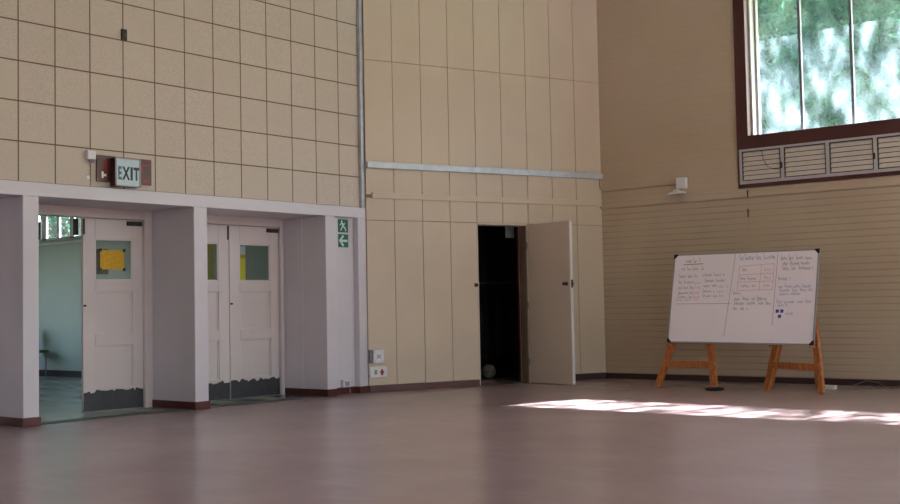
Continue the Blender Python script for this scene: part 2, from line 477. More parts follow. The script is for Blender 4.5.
frm('framed_picture', -19.14, -18.945, 2.46, 2.775, 'dark framed picture on the lobby window sill, beside the first pillar')
frm('framed_picture', -17.90, -17.74, 2.475, 2.77, 'dark framed picture on the lobby window sill, beside the half open door')
added_win3 = struct(MB().box((-20.7, 4.2, .9), (-20.63, 10.2, .96)).box((-20.7, 4.2, 2.64), (-20.63, 10.2, 2.7)).box((-20.7, 6.97, .9), (-20.63, 7.03, 2.7)).build('window_3', M['plastic']))  # unseen window added to bring daylight into the lobby
MB().box((-20.67, 4.2, .96), (-20.665, 10.2, 2.64)).build('glass', M['glass'], added_win3)
# chair half hidden by the first pillar, turned sideways
ch = thing('chair', 'olive seated metal chair against the mint wall in the lobby', 'chair', (-18.82, 11.12, 0))
MB().box((-19.04, 10.92, .42), (-18.60, 11.32, .475)).build('seat', M['seat'], ch, bevel=.02)
for x in (-19.0, -18.64):
    for y in (10.96, 11.28):
        MB().tube([(x, y, 0), (x, y, .43)], .011, 8).build('leg', M['grey_metal'], ch)
MB().box((-19.06, 10.94, .62), (-19.03, 11.30, .86)).build('backrest', M['seat'], ch, bevel=.01)
for y in (11.0, 11.26): MB().tube([(-19.02, y, .44), (-19.04, y, .66)], .011, 8).build('back_post', M['grey_metal'], ch)

# ------------------------------------------------------------------ panelled wall
SL = -3.905
SO0, SO1 = -2.192, -1.365      # cupboard opening
joints = [SL, -3.486] + [-3.486 + .432 * i for i in range(1, 9)]
joints[-1] = 0.06
wb = MB(B)
WT = -.19
wb.box((SL, WT, 0), (SO0, -.02, CEIL)).box((SO1, WT, 0), (.08, -.02, CEIL)).box((SO0, WT, 2.262), (SO1, -.02, CEIL))
wall_b = struct(wb.build('wall_back', M['cream_gap']))
pn = MB(B)
G = .0035
def panel(s0, s1, z0, z1): pn.box((s0 + G, -.02, z0 + G), (s1 - G, 0, z1 - G))
for i in range(len(joints) - 1):
    s0, s1 = joints[i], joints[i + 1]
    panel(s0, s1, 4.40, CEIL); panel(s0, s1, 2.60, 4.40); panel(s0, s1, 2.262, 2.56)
    if not (s0 > SO0 - .02 and s1 < SO1 + .08): panel(s0, s1, .085, 2.262)
pn.build('panelling', M['cream'], wall_b, bevel=.0025)
struct(MB(B).box((-3.825, 0, 2.548), (.05, .03, 2.632)).build('trim_5', M['cream'], bevel=.004))
skirt(MB(B).box((SL + .01, -.02, 0), (SO0 - .01, .014, .085)))
skirt(MB(B).box((SO1 + .03, -.02, 0), (.05, .014, .085)), M['skirt_dark'])
# reveal of the cupboard
rv = MB(B).box((SO1, WT - .03, 0), (SO1 + .04, .006, 2.275)).box((SO0, WT - .03, 2.235), (SO1, .004, 2.262)).box((SO0 - .012, WT - .03, 0), (SO0 + .012, .004, 2.235))
struct(rv.build('trim_6', M['leaf_door'], bevel=.003))
struct(MB(B).box((SO1 - .012, WT - .05, 0), (SO1, WT - .01, 2.235)).build('trim_7', M['skirt']))
# open cupboard leaf
hp = B((SO1, .02, 0)); fp = Vector((-8.775, 13.225, 0)); wd = (fp - hp).length; ud = (fp - hp) / wd; nd = Vector((ud.y, -ud.x, 0))
def TD(p): return hp + ud * p.x + nd * p.y + Vector((0, 0, p.z))
d4 = struct(MB(TD).box((0, -.055, .008), (wd, 0, 2.25)).build('door_4', M['leaf_door'], origin=hp, bevel=.004))
MB(TD).box((wd - .001, -.05, .03), (wd + .004, -.006, 2.24)).build('lit_edge_strip', M['plastic'], d4)  # lipping coloured paler than the leaf to paint light on its edge
for yy, sg in ((0, 1), (-.055, -1)):
    MB(TD).lathe((wd - .07, yy, 1.385), (0, sg, 0), [(.026, 0), (.026, .008), (.010, .010), (.010, .04), (.022, .046), (.024, .062), (.012, .07)], 16).build('knob', M['dark'], d4, smooth=True)
MB(TD).box((wd + .004, -.045, 1.33), (wd + .008, -.012, 1.44)).build('latch_plate', M['dark'], d4)
for z in (.3, 1.1, 1.95): MB(TD).tube([(-.008, .004, z - .05), (-.008, .004, z + .05)], .009, 8).build('hinge', M['grey_metal'], d4)
lt = thing('latch', 'small dark latch on cream panel at left edge of cupboard opening', 'latch', B((-2.227, 0, 1.36)))
MB(B).box((-2.252, 0, 1.368), (-2.205, .008, 1.418)).build('plate', M['dark'], lt)
MB(B).lathe((-2.227, .008, 1.393), (0, 1, 0), [(.012, 0), (.012, .018), (.018, .022), (.014, .034)], 12).build('knob', M['dark'], lt)

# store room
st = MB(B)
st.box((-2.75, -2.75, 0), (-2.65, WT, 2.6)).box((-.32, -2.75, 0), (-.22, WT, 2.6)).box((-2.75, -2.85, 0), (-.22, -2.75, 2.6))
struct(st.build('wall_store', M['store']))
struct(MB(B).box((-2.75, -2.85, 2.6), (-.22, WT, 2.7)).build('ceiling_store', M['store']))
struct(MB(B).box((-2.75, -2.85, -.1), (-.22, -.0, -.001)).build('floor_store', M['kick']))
# hanging coats
for i, s in enumerate((-.98, -.62)):
    mb = MB()
    vs = []; fs = []; n = 20; rows = 8
    for j in range(rows):
        tz = j / (rows - 1); z = 1.32 - 1.05 * tz; rad = .05 + .09 * min(1, tz * 2.2) + .02 * tz
        for q in range(n):
            th = 2 * math.pi * q / n; rr = rad * (1 + .18 * math.sin(5 * th + i + tz))
            vs.append(B((s + rr * math.cos(th), -1.95 + i * .06 + rr * .8 * math.sin(th), z)))
    for j in range(rows - 1):
        for q in range(n): fs.append((j * n + q, j * n + (q + 1) % n, (j + 1) * n + (q + 1) % n, (j + 1) * n + q))
    fs.append(tuple(range(n))); fs.append(tuple((rows - 1) * n + q for q in range(n)))
    mb.add(vs, fs)
    c = thing('coat', ('dark coat hanging in the cupboard, left of the pair', 'dark coat hanging in the cupboard, nearer the jamb')[i], 'coat', B((s, -1.95 + i * .06, .27)), None)
    mb.build('cloth', M['cloth_dark'], c, smooth=True)
    MB().tube([B((s, -1.95 + i * .06, 1.31)), B((s, -1.95 + i * .06, 1.40)), B((s + .03, -1.95 + i * .06, 1.45))], .005, 6).build('hook', M['grey_metal'], c)
rl = MB().tube([B((-2.65, -1.92, 1.462)), B((-.32, -1.92, 1.462))], .014, 10)
tag(rl.build('hanging_rail', M['grey_metal']), 'steel hanging rail across the dark cupboard above the coats', 'rail')
bl = MB(); br_ = .108
bl.lathe((0, 0, 0), (0, 0, 1), [(br_ * math.sin(math.pi * i / 16), br_ * (1 - math.cos(math.pi * i / 16))) for i in range(17)], 32)
bc = B((-1.22, -1.3, 0)); bl.v = [p + bc for p in bl.v]
ball = tag(bl.build('ball', M['ball'], origin=bc, smooth=True), 'scuffed pale ball on the floor just inside the dark cupboard', 'ball')
ring = MB().lathe(bc, (0, 0, 1), [(.1078, br_ - .003), (.1085, br_), (.1078, br_ + .003)], 32)
ring.build('seam', M['dark'], ball)
tag(MB(B).box((-1.395, -.502, 2.09), (-1.24, -.498, 2.265)).build('paper_sheet', M['paper_dim']), 'pale sheet hanging from the head of the cupboard opening', 'paper')

# ------------------------------------------------------------------ painted brick wall with windows
WD = .34
wins = [(-6.94, -2.30), (-1.70, 2.60), (3.0, 6.9)]
ZB, ZT = 2.64, 5.6
wr = MB()
prev = -9.3
for a, b in wins:
    wr.box((prev, YR, 0), (a, YR + WD, CEIL)); wr.box((a, YR, 0), (b, YR + WD, ZB)); wr.box((a, YR, ZT), (b, YR + WD, CEIL)); prev = b
wr.box((prev, YR, 0), (XE + .3, YR + WD, CEIL))
struct(wr.build('wall_right', M['brick']))
skirt(MB().box((-9.18, YR - .014, 0), (XE, YR, .08)), M['skirt_dark'])
struct(MB().box((-9.17, YR - .03, 2.512), (XE, YR, 2.622)).build('trim_8', M['brick'], bevel=.005))
def window(idx, xa, xb):
    fr = MB()
    y0, y1 = YR - .03, YR + .10
    fr.box((xa, y0, 3.165), (xa + .165, y1, ZT)).box((xb - .165, y0, 3.165), (xb, y1, ZT)).box((xa, y0, ZB), (xa + .035, y1, 3.165)).box((xb - .035, y0, ZB), (xb, y1, 3.165))
    fr.box((xa, y0, ZB), (xb, y1, ZB + .05)).box((xa + .165, y0 - .012, 3.165), (xb - .165, y1, 3.345)).box((xa, y0, ZT - .12), (xb, y1, ZT))
    w = struct(fr.build('window_%d' % idx, M['frame_brown'], bevel=.006))
    # pale lining of the reveal
    MB().box((xa + .165, YR + .10, 3.30), (xa + .19, YR + WD, ZT - .1)).box((xb - .19, YR + .10, 3.30), (xb - .165, YR + WD, ZT - .1)).box((xa + .165, YR + .1, 3.30), (xb - .165, YR + WD, 3.33)).build('window_lining', M['plastic'], w)
    x = xa + .165 + .02
    bars = []
    xm = xa + .165
    st = .695
    xm0 = -6.11 + (xa + 6.94)
    bars = []
    q = xm0
    while q < xb - .25:
        bars.append(q); q += st
    for q in bars:
        MB().box((q - .018, YR + .22, 3.33), (q + .018, YR + .27, ZT - .1)).build('glazing_bar', M['mullion'], w)
    edges = [xa + .19] + bars + [xb - .19]
    MB().box((xa + .19, YR + .21, 3.33), (xa + .225, YR + .28, ZT - .1)).build('side_bar', M['plastic_grey'], w)
    for e0, e1 in zip(edges[:-1], edges[1:]):
        MB().box((e0 + .01, YR + .243, 3.33), (e1 - .01, YR + .247, ZT - .1)).build('pane', M['dusty_glass'], w)
    # louvre band below the sill rail
    z0, z1 = ZB + .05, 3.165
    lf = MB(); xs0 = xa + .03; n = int(round((xb - .03 - xs0) / .615)); stp = (xb - .03 - xs0) / n if idx != 1 else .6165
    n = int((xb - .03 - xs0) / stp + .01)
    lf.box((xs0, y0 - .004, z0), (xb - .03, YR + .02, z0 + .042)).box((xs0, y0 - .004, z1 - .032), (xb - .03, YR + .02, z1))
    for i in range(n + 1):
        c = xs0 + i * stp
        lf.box((c if i == 0 else c - .028, y0 - .0035, z0), (c + .045 if i == 0 else (c + .026), YR + .02, z1))
    lf.build('louvre_frame', M['louvre_frame'], w, bevel=.003)
    for i in range(n):
        a = xs0 + i * stp + (.052 if i == 0 else .034); b = xs0 + (i + 1) * stp - .036
        bd = MB(); ed = MB()
        zz0, zz1 = z0 + .05, z1 - .042
        ed.box((a - .010, y0 - .0055, zz0 - .010), (a + .002, YR, zz1 + .01)).box((b - .002, y0 - .0055, zz0 - .010), (b + .010, YR, zz1 + .01)).box((a, y0 - .0055, zz0 - .010), (b, YR, zz0 + .002)).box((a, y0 - .0055, zz1 - .002), (b, YR, zz1 + .01))
        ed.box((a, YR + .01, zz0), (b, YR + .02, zz1))
        lp = ed.build('louvre_panel', M['dark'], w)
        m_ = 6; hgt = (zz1 - zz0) / m_
        for j in range(m_):
            zc = zz0 + (j + .5) * hgt
            bd.add([(a, y0 + .002, zc - hgt * .45), (b, y0 + .002, zc - hgt * .45), (b, y0 + .022, zc + hgt * .44), (a, y0 + .022, zc + hgt * .44),
                    (a, y0 + .007, zc - hgt * .45), (b, y0 + .007, zc - hgt * .45), (b, y0 + .027, zc + hgt * .44), (a, y0 + .027, zc + hgt * .44)],
                   [(0, 1, 2, 3), (7, 6, 5, 4), (0, 4, 5, 1), (1, 5, 6, 2), (2, 6, 7, 3), (3, 7, 4, 0)])
        bd.build('louvre_blade', M['louvre'], lp)
        if i in (0, 2): MB().box((b + .012, y0 - .02, zz0 + .12), (b + .034, y0 - .003, zz0 + .2)).build('catch', M['dark'], w)
    if idx == 1:
        cc = [(xs0 + .34 - .0, y0 - .006, z1 - .03)]
        MB().tube([(xs0 + .33, y0 - .008, 3.12), (xs0 + .35, y0 - .01, 3.0), (xs0 + .41, y0 - .012, 2.90), (xs0 + .50, y0 - .012, 2.855), (xs0 + .58, y0 - .01, 2.86)], .004, 6).build('pull_cord', M['dark'], w)
    return w
window(1, *wins[0]); window(4, *wins[1]); window(5, *wins[2])
# unseen roof overhang, its reach set to trim the sun on the floor
struct(MB().box((-14, YR + WD, 5.56), (XE + 1, YR + 1.12, 5.66)).build('shading_eaves', M['roof']))
# remaining walls of the hall, behind the camera
wn = MB().box((XE, YF, 0), (XE + .3, YR + .3, 1.0)).box((XE, YF, 5.5), (XE + .3, YR + .3, CEIL))
added_near = [(-4.5, -.5), (.5, 4.5), (5.5, 9.5), (10.3, 14.0)]  # unseen side windows added to raise the daylight in the hall
pv = YF
for a, b in added_near: wn.box((XE, pv, 1.0), (XE + .3, a, 5.5)); pv = b
wn.box((XE, pv, 1.0), (XE + .3, YR + .3, 5.5))
struct(wn.build('wall_near', M['cream']))
for i, (a, b) in enumerate(added_near):
    fr = MB().box((XE + .05, a, 1.0), (XE + .2, a + .1, 5.5)).box((XE + .05, b - .1, 1.0), (XE + .2, b, 5.5)).box((XE + .05, a, 1.0), (XE + .2, b, 1.1)).box((XE + .05, a, 5.4), (XE + .2, b, 5.5))
    wi = struct(fr.build('window_%d' % (6 + i), M['frame_brown']))
    for j in (1, 2): MB().box((XE + .08, a + (b - a) * j / 3 - .03, 1.1), (XE + .14, a + (b - a) * j / 3 + .03, 5.4)).build('glazing_bar', M['mullion'], wi)
    MB().box((XE + .11, a + .1, 1.1), (XE + .115, b - .1, 5.4)).build('pane', M['glass'], wi)
added_fwin = [(-4.2, -1.4)]  # unseen window added and sized to lighten the dim faces opposite
wf = MB().box((-11.5, YF - .3, 0), (XE + .3, YF, 2.6)).box((-11.5, YF - .3, 5.0), (XE + .3, YF, CEIL))
pv = -11.5
for a, b in added_fwin: wf.box((pv, YF - .3, 2.6), (a, YF, 5.0)); pv = b
wf.box((pv, YF - .3, 2.6), (XE + .3, YF, 5.0))
struct(wf.build('wall_front', M['cream']))
for i, (a, b) in enumerate(added_fwin):
    fr = MB().box((a, YF - .2, 2.6), (a + .1, YF - .05, 5.0)).box((b - .1, YF - .2, 2.6), (b, YF - .05, 5.0)).box((a, YF - .2, 2.6), (b, YF - .05, 2.7)).box((a, YF - .2, 4.9), (b, YF - .05, 5.0))
    wi = struct(fr.build('window_%d' % (10 + i), M['frame_brown']))
    for j in (1, 2, 3): MB().box((a + (b - a) * j / 4 - .03, YF - .15, 2.7), (a + (b - a) * j / 4 + .03, YF - .1, 4.9)).build('glazing_bar', M['mullion'], wi)
    MB().box((a + .1, YF - .13, 2.7), (b - .1, YF - .125, 4.9)).build('pane', M['glass'], wi)

# ------------------------------------------------------------------ steel trunking, conduit, lamp
tr = MB().box((-10.56, 10.955, 2.424), (-10.508, 11.05, CEIL))
tag(tr.build('vertical_trunking', M['steel'], bevel=.006), 'galvanised steel trunking running up between tiled and panelled wall', 'trunking')
tr = MB(B).box((-3.90, .0, 2.95), (.0, .055, 3.034))
tag(tr.build('horizontal_trunking', M['steel'], bevel=.006), 'galvanised steel trunking running level across the cream panelled wall', 'trunking')
cd = MB().tube([B((-.04, .03, 2.96)), B((-.04, .03, 2.86)), B((-.03, .03, 2.81)), (-9.07, YR - .02, 2.775), (-9.0, YR - .02, 2.768), (-7.88, YR - .02, 2.775)], .013, 10)
tag(cd.build('conduit', M['conduit'], smooth=True), 'thin painted conduit from the corner to the wall lamp box', 'conduit')
lm = thing('wall_lamp', 'white wall lamp with flat round shade on the brick wall', 'lamp', (-7.79, YR, 2.61))
MB().box((-7.865, YR - .07, 2.705), (-7.715, YR, 2.86)).build('junction_box', M['plastic'], lm, bevel=.008)
MB().tube([(-7.79, YR - .035, 2.71), (-7.79, YR - .06, 2.685), (-7.79, YR - .16, 2.675)], .016, 10).build('arm', M['plastic_grey'], lm, smooth=True)
MB().lathe((-7.80, YR - .175, 2.615), (-.04, -.05, 1), [(.137, 0), (.14, .012), (.12, .028), (.07, .044), (.035, .055), (.03, .07)], 32).build('shade', M['plastic'], lm, smooth=True)
MB().lathe((-7.80, YR - .175, 2.612), (-.04, -.05, 1), [(.122, 0), (.126, .004)], 32).build('diffuser', M['plastic_grey'], lm)
cr = thing('pull_cord', 'thin dark pull cord hanging below the window beside the whiteboard', 'cord', (-6.795, YR - .05, 1.72))
MB().tube([(-6.79, YR - .045, 2.64), (-6.797, YR - .05, 2.3), (-6.79, YR - .05, 1.72)], .0028, 6).build('string', M['conduit'], cr)
for z0, z1 in ((2.505, 2.60), (2.235, 2.345)): MB().tube([(-6.796, YR - .05, z0), (-6.796, YR - .05, z1)], [.008, .011], 8).build('toggle', M['dark'], cr)

# ------------------------------------------------------------------ exit sign and small fittings on the tiled wall
XT = -10.56
es = thing('exit_sign', 'boxed EXIT sign on a brown backboard above the white beam', 'sign', (XT, 7.3, 2.446))
MB().box((XT, 6.975, 2.492), (XT + .022, 7.662, 2.772)).build('backboard', M['skirt'], es, bevel=.003)
MB().box((XT + .022, 7.135, 2.448), (XT + .115, 7.447, 2.748)).build('case', M['skirt_dark'], es, bevel=.004)
MB().box((XT + .115, 7.137, 2.450), (XT + .121, 7.445, 2.746)).build('face', M['exit_face'], es)
rim = MB()
for a, b in (((7.132, 2.445), (7.147, 2.751)), ((7.435, 2.445), (7.45, 2.751)), ((7.132, 2.445), (7.45, 2.457)), ((7.132, 2.739), (7.45, 2.751))): rim.box((XT + .114, a[0], a[1]), (XT + .126, b[0], b[1]))
rim.build('rim', M['plastic_grey'], es)
def TX(y0, z0): return lambda a, b, c: Vector((XT + .121 + c, y0 + a, z0 + b))
e = MB(); w = text_mesh(e, 'E', TX(7.168, 2.522), .19, .002, .50); e.build('lettering', M['exit_faded'], es)
y = 7.168 + w + .006
for chx, sx in (('X', .60), ('I', .9), ('T', .60)):
    e = MB(); w = text_mesh(e, chx, TX(y, 2.522), .19, .002, sx); e.build('lettering', M['exit_ink'], es); y += w + (.010 if chx != 'X' else .008)
MB().box((XT + .022, 7.03, 2.53), (XT + .024, 7.055, 2.60)).box((XT + .022, 7.055, 2.55), (XT + .024, 7.09, 2.575)).build('symbol', M['paper_white'], es)
for a, b in (((7.07, 2.60), (7.10, 2.72)), ((7.55, 2.52), (7.62, 2.545)), ((7.55, 2.70), (7.63, 2.715)), ((7.53, 2.62), (7.545, 2.70))):
    MB().box((XT + .022, a[0], a[1]), (XT + .024, b[0], b[1])).build('red_mark', M['red'], es)
em = thing('electrical_box', 'small white electrical box on the tiles left of the exit sign', 'box', (XT, 6.89, 2.69))
MB().box((XT, 6.845, 2.712), (XT + .06, 6.945, 2.808)).build('case', M['plastic'], em, bevel=.012)
MB().lathe((XT + .03, 6.91, 2.712), (0, 0, -1), [(.03, 0), (.034, .02), (.02, .035)], 16).build('gland', M['plastic_grey'], em)
MB().tube([(XT + .012, 6.91, 2.69), (XT + .008, 6.912, 2.55), (XT + .008, 6.905, 2.43)], .005, 6).build('cable', M['conduit'], em)
MB().lathe((XT, 6.875, 2.53), (1, 0, 0), [(.03, 0), (.024, .008), (.01, .012)], 12).build('cable_clip', M['plastic'], em)
bk = thing('bracket', 'small dark bracket high on the tiled wall', 'bracket', (XT, 7.325, 4.045))
MB().box((XT - .003, 7.292, 4.045), (XT + .025, 7.358, 4.168)).build('plate', M['dark'], bk, bevel=.004)
MB().box((XT + .025, 7.31, 4.09), (XT + .035, 7.34, 4.12)).build('stub', M['skirt'], bk)

# green exit signs on the pillar infill
XI = XL - .09
def sign_T(y0, z0): return lambda a, b, c: Vector((XI + .006 + c, y0 + a, z0 + b))
S1 = thing('escape_sign', 'green running man escape sign on the white pillar, upper of two', 'sign', (XI, 10.67, 2.09))
MB().box((XI, 10.582, 2.092), (XI + .006, 10.762, 2.262)).build('plate', M['sign_green'], S1)
TT = sign_T(10.582, 2.092)
def stroke(mb, pts, w, T, d=.0015):
    for (a, b), (c, e_) in zip(pts[:-1], pts[1:]):
        dx, dy = c - a, e_ - b; l = math.hypot(dx, dy) or 1e-6; px, py = -dy / l * w / 2, dx / l * w / 2; ex, ey = dx / l * w * .3, dy / l * w * .3
        mb.prism([(a - ex + px, b - ey + py), (c + ex + px, e_ + ey + py), (c + ex - px, e_ + ey - py), (a - ex - px, b - ey - py)], d, T)
man = MB()
man.prism([(.062 + .014 * math.cos(t * math.pi / 6), .140 + .014 * math.sin(t * math.pi / 6)) for t in range(12)], .0015, TT)
stroke(man, [(.072, .118), (.092, .078)], .030, TT)
stroke(man, [(.072, .118), (.045, .112), (.032, .090)], .013, TT); stroke(man, [(.078, .118), (.108, .104), (.120, .120)], .013, TT)
stroke(man, [(.090, .078), (.062, .058), (.046, .028)], .017, TT); stroke(man, [(.096, .078), (.122, .058), (.136, .024)], .017, TT)
man.build('running_figure', M['sign_white'], S1)
S2 = thing('escape_sign', 'green sign with white left arrow on the pillar, lower of two', 'sign', (XI, 10.67, 1.90))
MB().box((XI, 10.582, 1.898), (XI + .006, 10.762, 2.068)).build('plate', M['sign_green'], S2)
TT = sign_T(10.582, 1.898)
ar = MB(); stroke(ar, [(.155, .085), (.045, .085)], .030, TT); stroke(ar, [(.085, .146), (.028, .085), (.085, .024)], .030, TT)
ar.build('arrow', M['sign_white'], S2)
# socket low on the infill
fs_ = thing('floor_socket', 'small white socket box at the foot of the white pillar', 'socket', (XI, 10.62, .07))
MB().box((XI, 10.585, .09), (XI + .06, 10.715, .185)).build('box', M['plastic'], fs_, bevel=.012)
MB().box((XI + .06, 10.61, .11), (XI + .064, 10.69, .165)).build('cover', M['plastic_grey'], fs_, bevel=.003)
tag(MB().tube([(XI + .02, 10.73, .10), (XI + .022, 10.738, .05), (XI + .03, 10.735, .006)], .006, 6).build('cable', M['plastic_grey']), 'short pale cable beside the socket box at the pillar foot', 'cable')

# switch boxes at the left end of the panels
ib = thing('isolator_switch', 'white square switch box above the red marked plate', 'switch', B((-3.79, 0, .375)))
MB(B).box((-3.90, 0, .38), (-3.715, .035, .555)).build('back_box', M['grey_metal'], ib, bevel=.004)
MB(B).box((-3.865, .035, .383), (-3.715, .075, .553)).build('cover', M['plastic'], ib, bevel=.006)
x_ = MB(); TI = lambda a, b, c: B((-3.79 + a, .075 + c, .467 + b))
stroke(x_, [(-.028, -.022), (.028, .022)], .008, TI); stroke(x_, [(-.028, .022), (.028, -.022)], .008, TI)
for a, b in ((-.055, .06), (.055, .06), (-.055, -.06), (.055, -.06)): x_.prism([(a + .006 * math.cos(t), b + .006 * math.sin(t)) for t in [i * math.pi / 4 for i in range(8)]], .002, TI)
x_.build('switch_mark', M['deep_blue'], ib)
pl = thing('socket_plate', 'white wall plate with a red emblem below the switch box', 'socket', B((-3.76, 0, .19)))
MB(B).box((-3.90, 0, .192), (-3.65, .03, .335)).build('plate', M['plastic'], pl, bevel=.006)
TI = lambda a, b, c: B((-3.725 + a, .03 + c, .255 + b)); rd = MB()
rd.prism([(-.034, -.005), (0, .052), (.034, -.005), (.016, -.010), (.016, -.035), (-.016, -.035), (-.016, -.010)], .004, TI); rd.build('red_emblem', M['red'], pl)
TI = lambda a, b, c: B((-3.815 + a, .03 + c, .262 + b)); rk = MB()
rk.prism([(-.02, -.03), (.02, -.03), (.02, .03), (-.02, .03)], .005, TI); rk.build('rocker', M['plastic_grey'], pl)

# ------------------------------------------------------------------ whiteboard
BL, BRt = Vector((-7.379, 13.36, .590)), Vector((-5.372, 13.20, .572))
TL, TRt = Vector((-7.385, 13.575, 1.718)), Vector((-5.37, 13.42, 1.70))
ub = (BRt - BL).normalized(); BW = (BRt - BL).length
vb = (TL - BL); vb -= ub * vb.dot(ub); BH = vb.length; vb.normalize(); nb_ = ub.cross(vb); 
if nb_.y > 0: nb_ = -nb_
def WB(a, b, c): return BL + ub * a + vb * b + nb_ * c
def WBp(p): return WB(p.x, p.y, p.z)
wbd = thing('whiteboard', 'large handwritten whiteboard leaning on two orange easels', 'whiteboard', (BL + BRt) / 2)
MB(WBp).box((0, 0, -.02), (BW, BH, 0)).build('panel', M['board'], wbd)
fr = MB(WBp)
for a, b in (((-.006, -.006), (BW + .006, .010)), ((-.006, BH - .010), (BW + .006, BH + .006)), ((-.006, 0), (.010, BH)), ((BW - .010, 0), (BW + .006, BH))):
    fr.box((a[0], a[1], -.024), (b[0], b[1], .005))
fr.build('frame', M['plastic_grey'], wbd)
for ca, cb, sa, sb_ in ((0, 0, 1, 1), (BW, 0, -1, 1), (0, BH, 1, -1), (BW, BH, -1, -1)):
    c = MB(); c.prism([(ca - sa * .008, cb - sb_ * .008), (ca + sa * .05, cb - sb_ * .008), (ca + sa * .05, cb + sb_ * .008), (ca + sa * .008, cb + sb_ * .05), (ca - sa * .008, cb + sb_ * .05)], .008, lambda a, b, c_: WB(a, b, c_ + .001))
    c.build('corner_cap', M['black'], wbd)
# pseudo handwriting
rh = random.Random(11)
def px(cx, cy):
    """board coordinates from a position on the board seen as fractions"""
    return cx * BW, (1 - cy) * BH
def scribble(mb, u0, u1, v, h, wd_=.0042):
    a, b = px(u0, v); a1_ = u1 * BW
    while a < a1_ - .01:
        wl_ = min(rh.uniform(.05, .16), a1_ - a)
        pts = []; x = a; up = False
        while x < a + wl_:
            up = not up
            pts.append((x, b + (h * rh.uniform(.5, 1.0) if up else h * rh.uniform(-.15, .15)))); x += rh.uniform(.008, .016)
        if rh.random() < .6 and len(pts) > 2: pts[0] = (pts[0][0], b + h * 1.5)
        stroke(mb, pts, wd_, lambda p, q, c: WB(p, q, c + .0006), .0006)
        a += wl_ + rh.uniform(.018, .03)
def write(name, ink, rows, h=.034, wd_=.0042):
    for u0, u1, v in rows:
        mb = MB(); scribble(mb, u0, u1, v, h, wd_); mb.build(name, M[ink], wbd)
def rule(name, ink, lines, wd_=.006):
    for (u0, v0), (u1, v1) in lines:
        mb = MB(); stroke(mb, [px(u0, v0), px(u1, v1)], wd_, lambda p, q, c: WB(p, q, c + .0006), .0006); mb.build(name, M[ink], wbd)
write('heading', 'black_ink', [(.085, .20, .095)], .045)
rule('underline', 'green_ink', [((.075, .115), (.215, .11))], .012)
write('handwriting', 'black_ink', [(.06, .23, .18), (.045, .20, .265), (.045, .17, .335), (.045, .17, .395), (.05, .16, .455), (.05, .16, .50), (.22, .38, .255), (.24, .38, .32), (.23, .33, .375), (.23, .32, .44), (.23, .34, .49)])
write('handwriting', 'red_ink', [(.165, .21, .34), (.17, .215, .395), (.16, .21, .455), (.16, .21, .50), (.34, .415, .385), (.33, .41, .44), (.35, .40, .49), (.035, .20, .53)])
rule('divider', 'black_ink', [((.445, .015), (.405, .93)), ((.035, .565), (.43, .565)), ((.735, .02), (.728, .80))], .005)
write('heading', 'blue_ink', [(.475, .72, .085)], .05)
rule('table_grid', 'red_ink', [((.48, .155), (.715, .135)), ((.48, .25), (.715, .24)), ((.47, .33), (.715, .325)), ((.63, .14), (.625, .42)), ((.48, .425), (.715, .415)), ((.715, .135), (.715, .415)), ((.48, .155), (.475, .425))])
write('handwriting', 'black_ink', [(.50, .54, .21), (.49, .60, .305), (.50, .60, .385)])
write('handwriting', 'red_ink', [(.65, .70, .21), (.65, .70, .30), (.65, .70, .385)])
write('heading', 'blue_ink', [(.445, .51, .47)], .04)
write('handwriting', 'black_ink', [(.46, .70, .53), (.46, .71, .58), (.455, .56, .635)], .038)
write('handwriting', 'black_ink', [(.755, .97, .10), (.77, .95, .155), (.77, .97, .21), (.745, .83, .32)], .042)
write('handwriting', 'blue_ink', [(.75, .965, .40), (.76, .975, .44), (.765, .90, .48), (.745, .97, .565), (.755, .82, .60)])
bb = MB()
for a, b in ((.745, .67), (.775, .67), (.762, .725)):
    p, q = px(a, b); bb.prism([(p, q), (p + .042, q + .004), (p + .046, q + .04), (p + .003, q + .044)], .0008, lambda s, t, c: WB(s, t, c + .0006))
bb.build('drawing', M['deep_blue'], wbd)
write('handwriting', 'blue_ink', [(.81, .875, .69)], .03)

# ------------------------------------------------------------------ easels
def easel(label, fl_, fr_, tl_, tr_, rear_l, rear_r, bar_z):
    base = (Vector(fl_) + Vector(fr_)) / 2
    t = thing('easel', label, 'easel', (base.x, base.y, 0))
    def at(p, q, z):
        p = Vector(p); q = Vector(q); return p + (q - p) * ((z - p.z) / (q.z - p.z))
    d = (Vector(fr_) - Vector(fl_)); d.z = 0; d.normalize(); back = Vector((-d.y, d.x, 0))
    if back.y < 0: back = -back
    for p, q in ((fl_, tl_), (fr_, tr_)): MB().bar(p, q, .09, .042, back).build('leg', M['wood'], t, bevel=.004)
    for p, q in ((rear_l, tl_), (rear_r, tr_)): MB().bar(p, Vector(q) + back * .05, .06, .036, back).build('rear_leg', M['wood'], t, bevel=.004)
    a, b = at(fl_, tl_, bar_z), at(fr_, tr_, bar_z)
    MB().bar(a - d * .03 - back * .018, b + d * .03 - back * .018, .034, .085).build('crossbar', M['wood'], t, bevel=.004)
    a, b = Vector(tl_), Vector(tr_)
    MB().bar(a - d * .03 + back * .02, b + d * .03 + back * .02, .05, .07).build('top_rail', M['wood'], t, bevel=.004)
    for p, q in ((fl_, tl_), (fr_, tr_)):
        c = at(p, q, .545); MB().bar(c + back * .01, c - back * .11, .022, .022).build('peg', M['wood'], t)
easel('orange pine easel under the left half of the whiteboard, on a black pad', (-7.555, 13.38, 0), (-6.715, 13.31, .032), (-7.16, 13.67, 1.36), (-6.965, 13.64, 1.36), (-7.85, 13.93, 0), (-6.99, 13.86, 0), .305)
easel('orange pine easel under the right end of the whiteboard', (-6.13, 13.55, 0), (-5.285, 13.19, 0), (-5.83, 13.70, 1.34), (-5.525, 13.53, 1.34), (-6.30, 14.05, 0), (-5.60, 13.86, 0), .305)
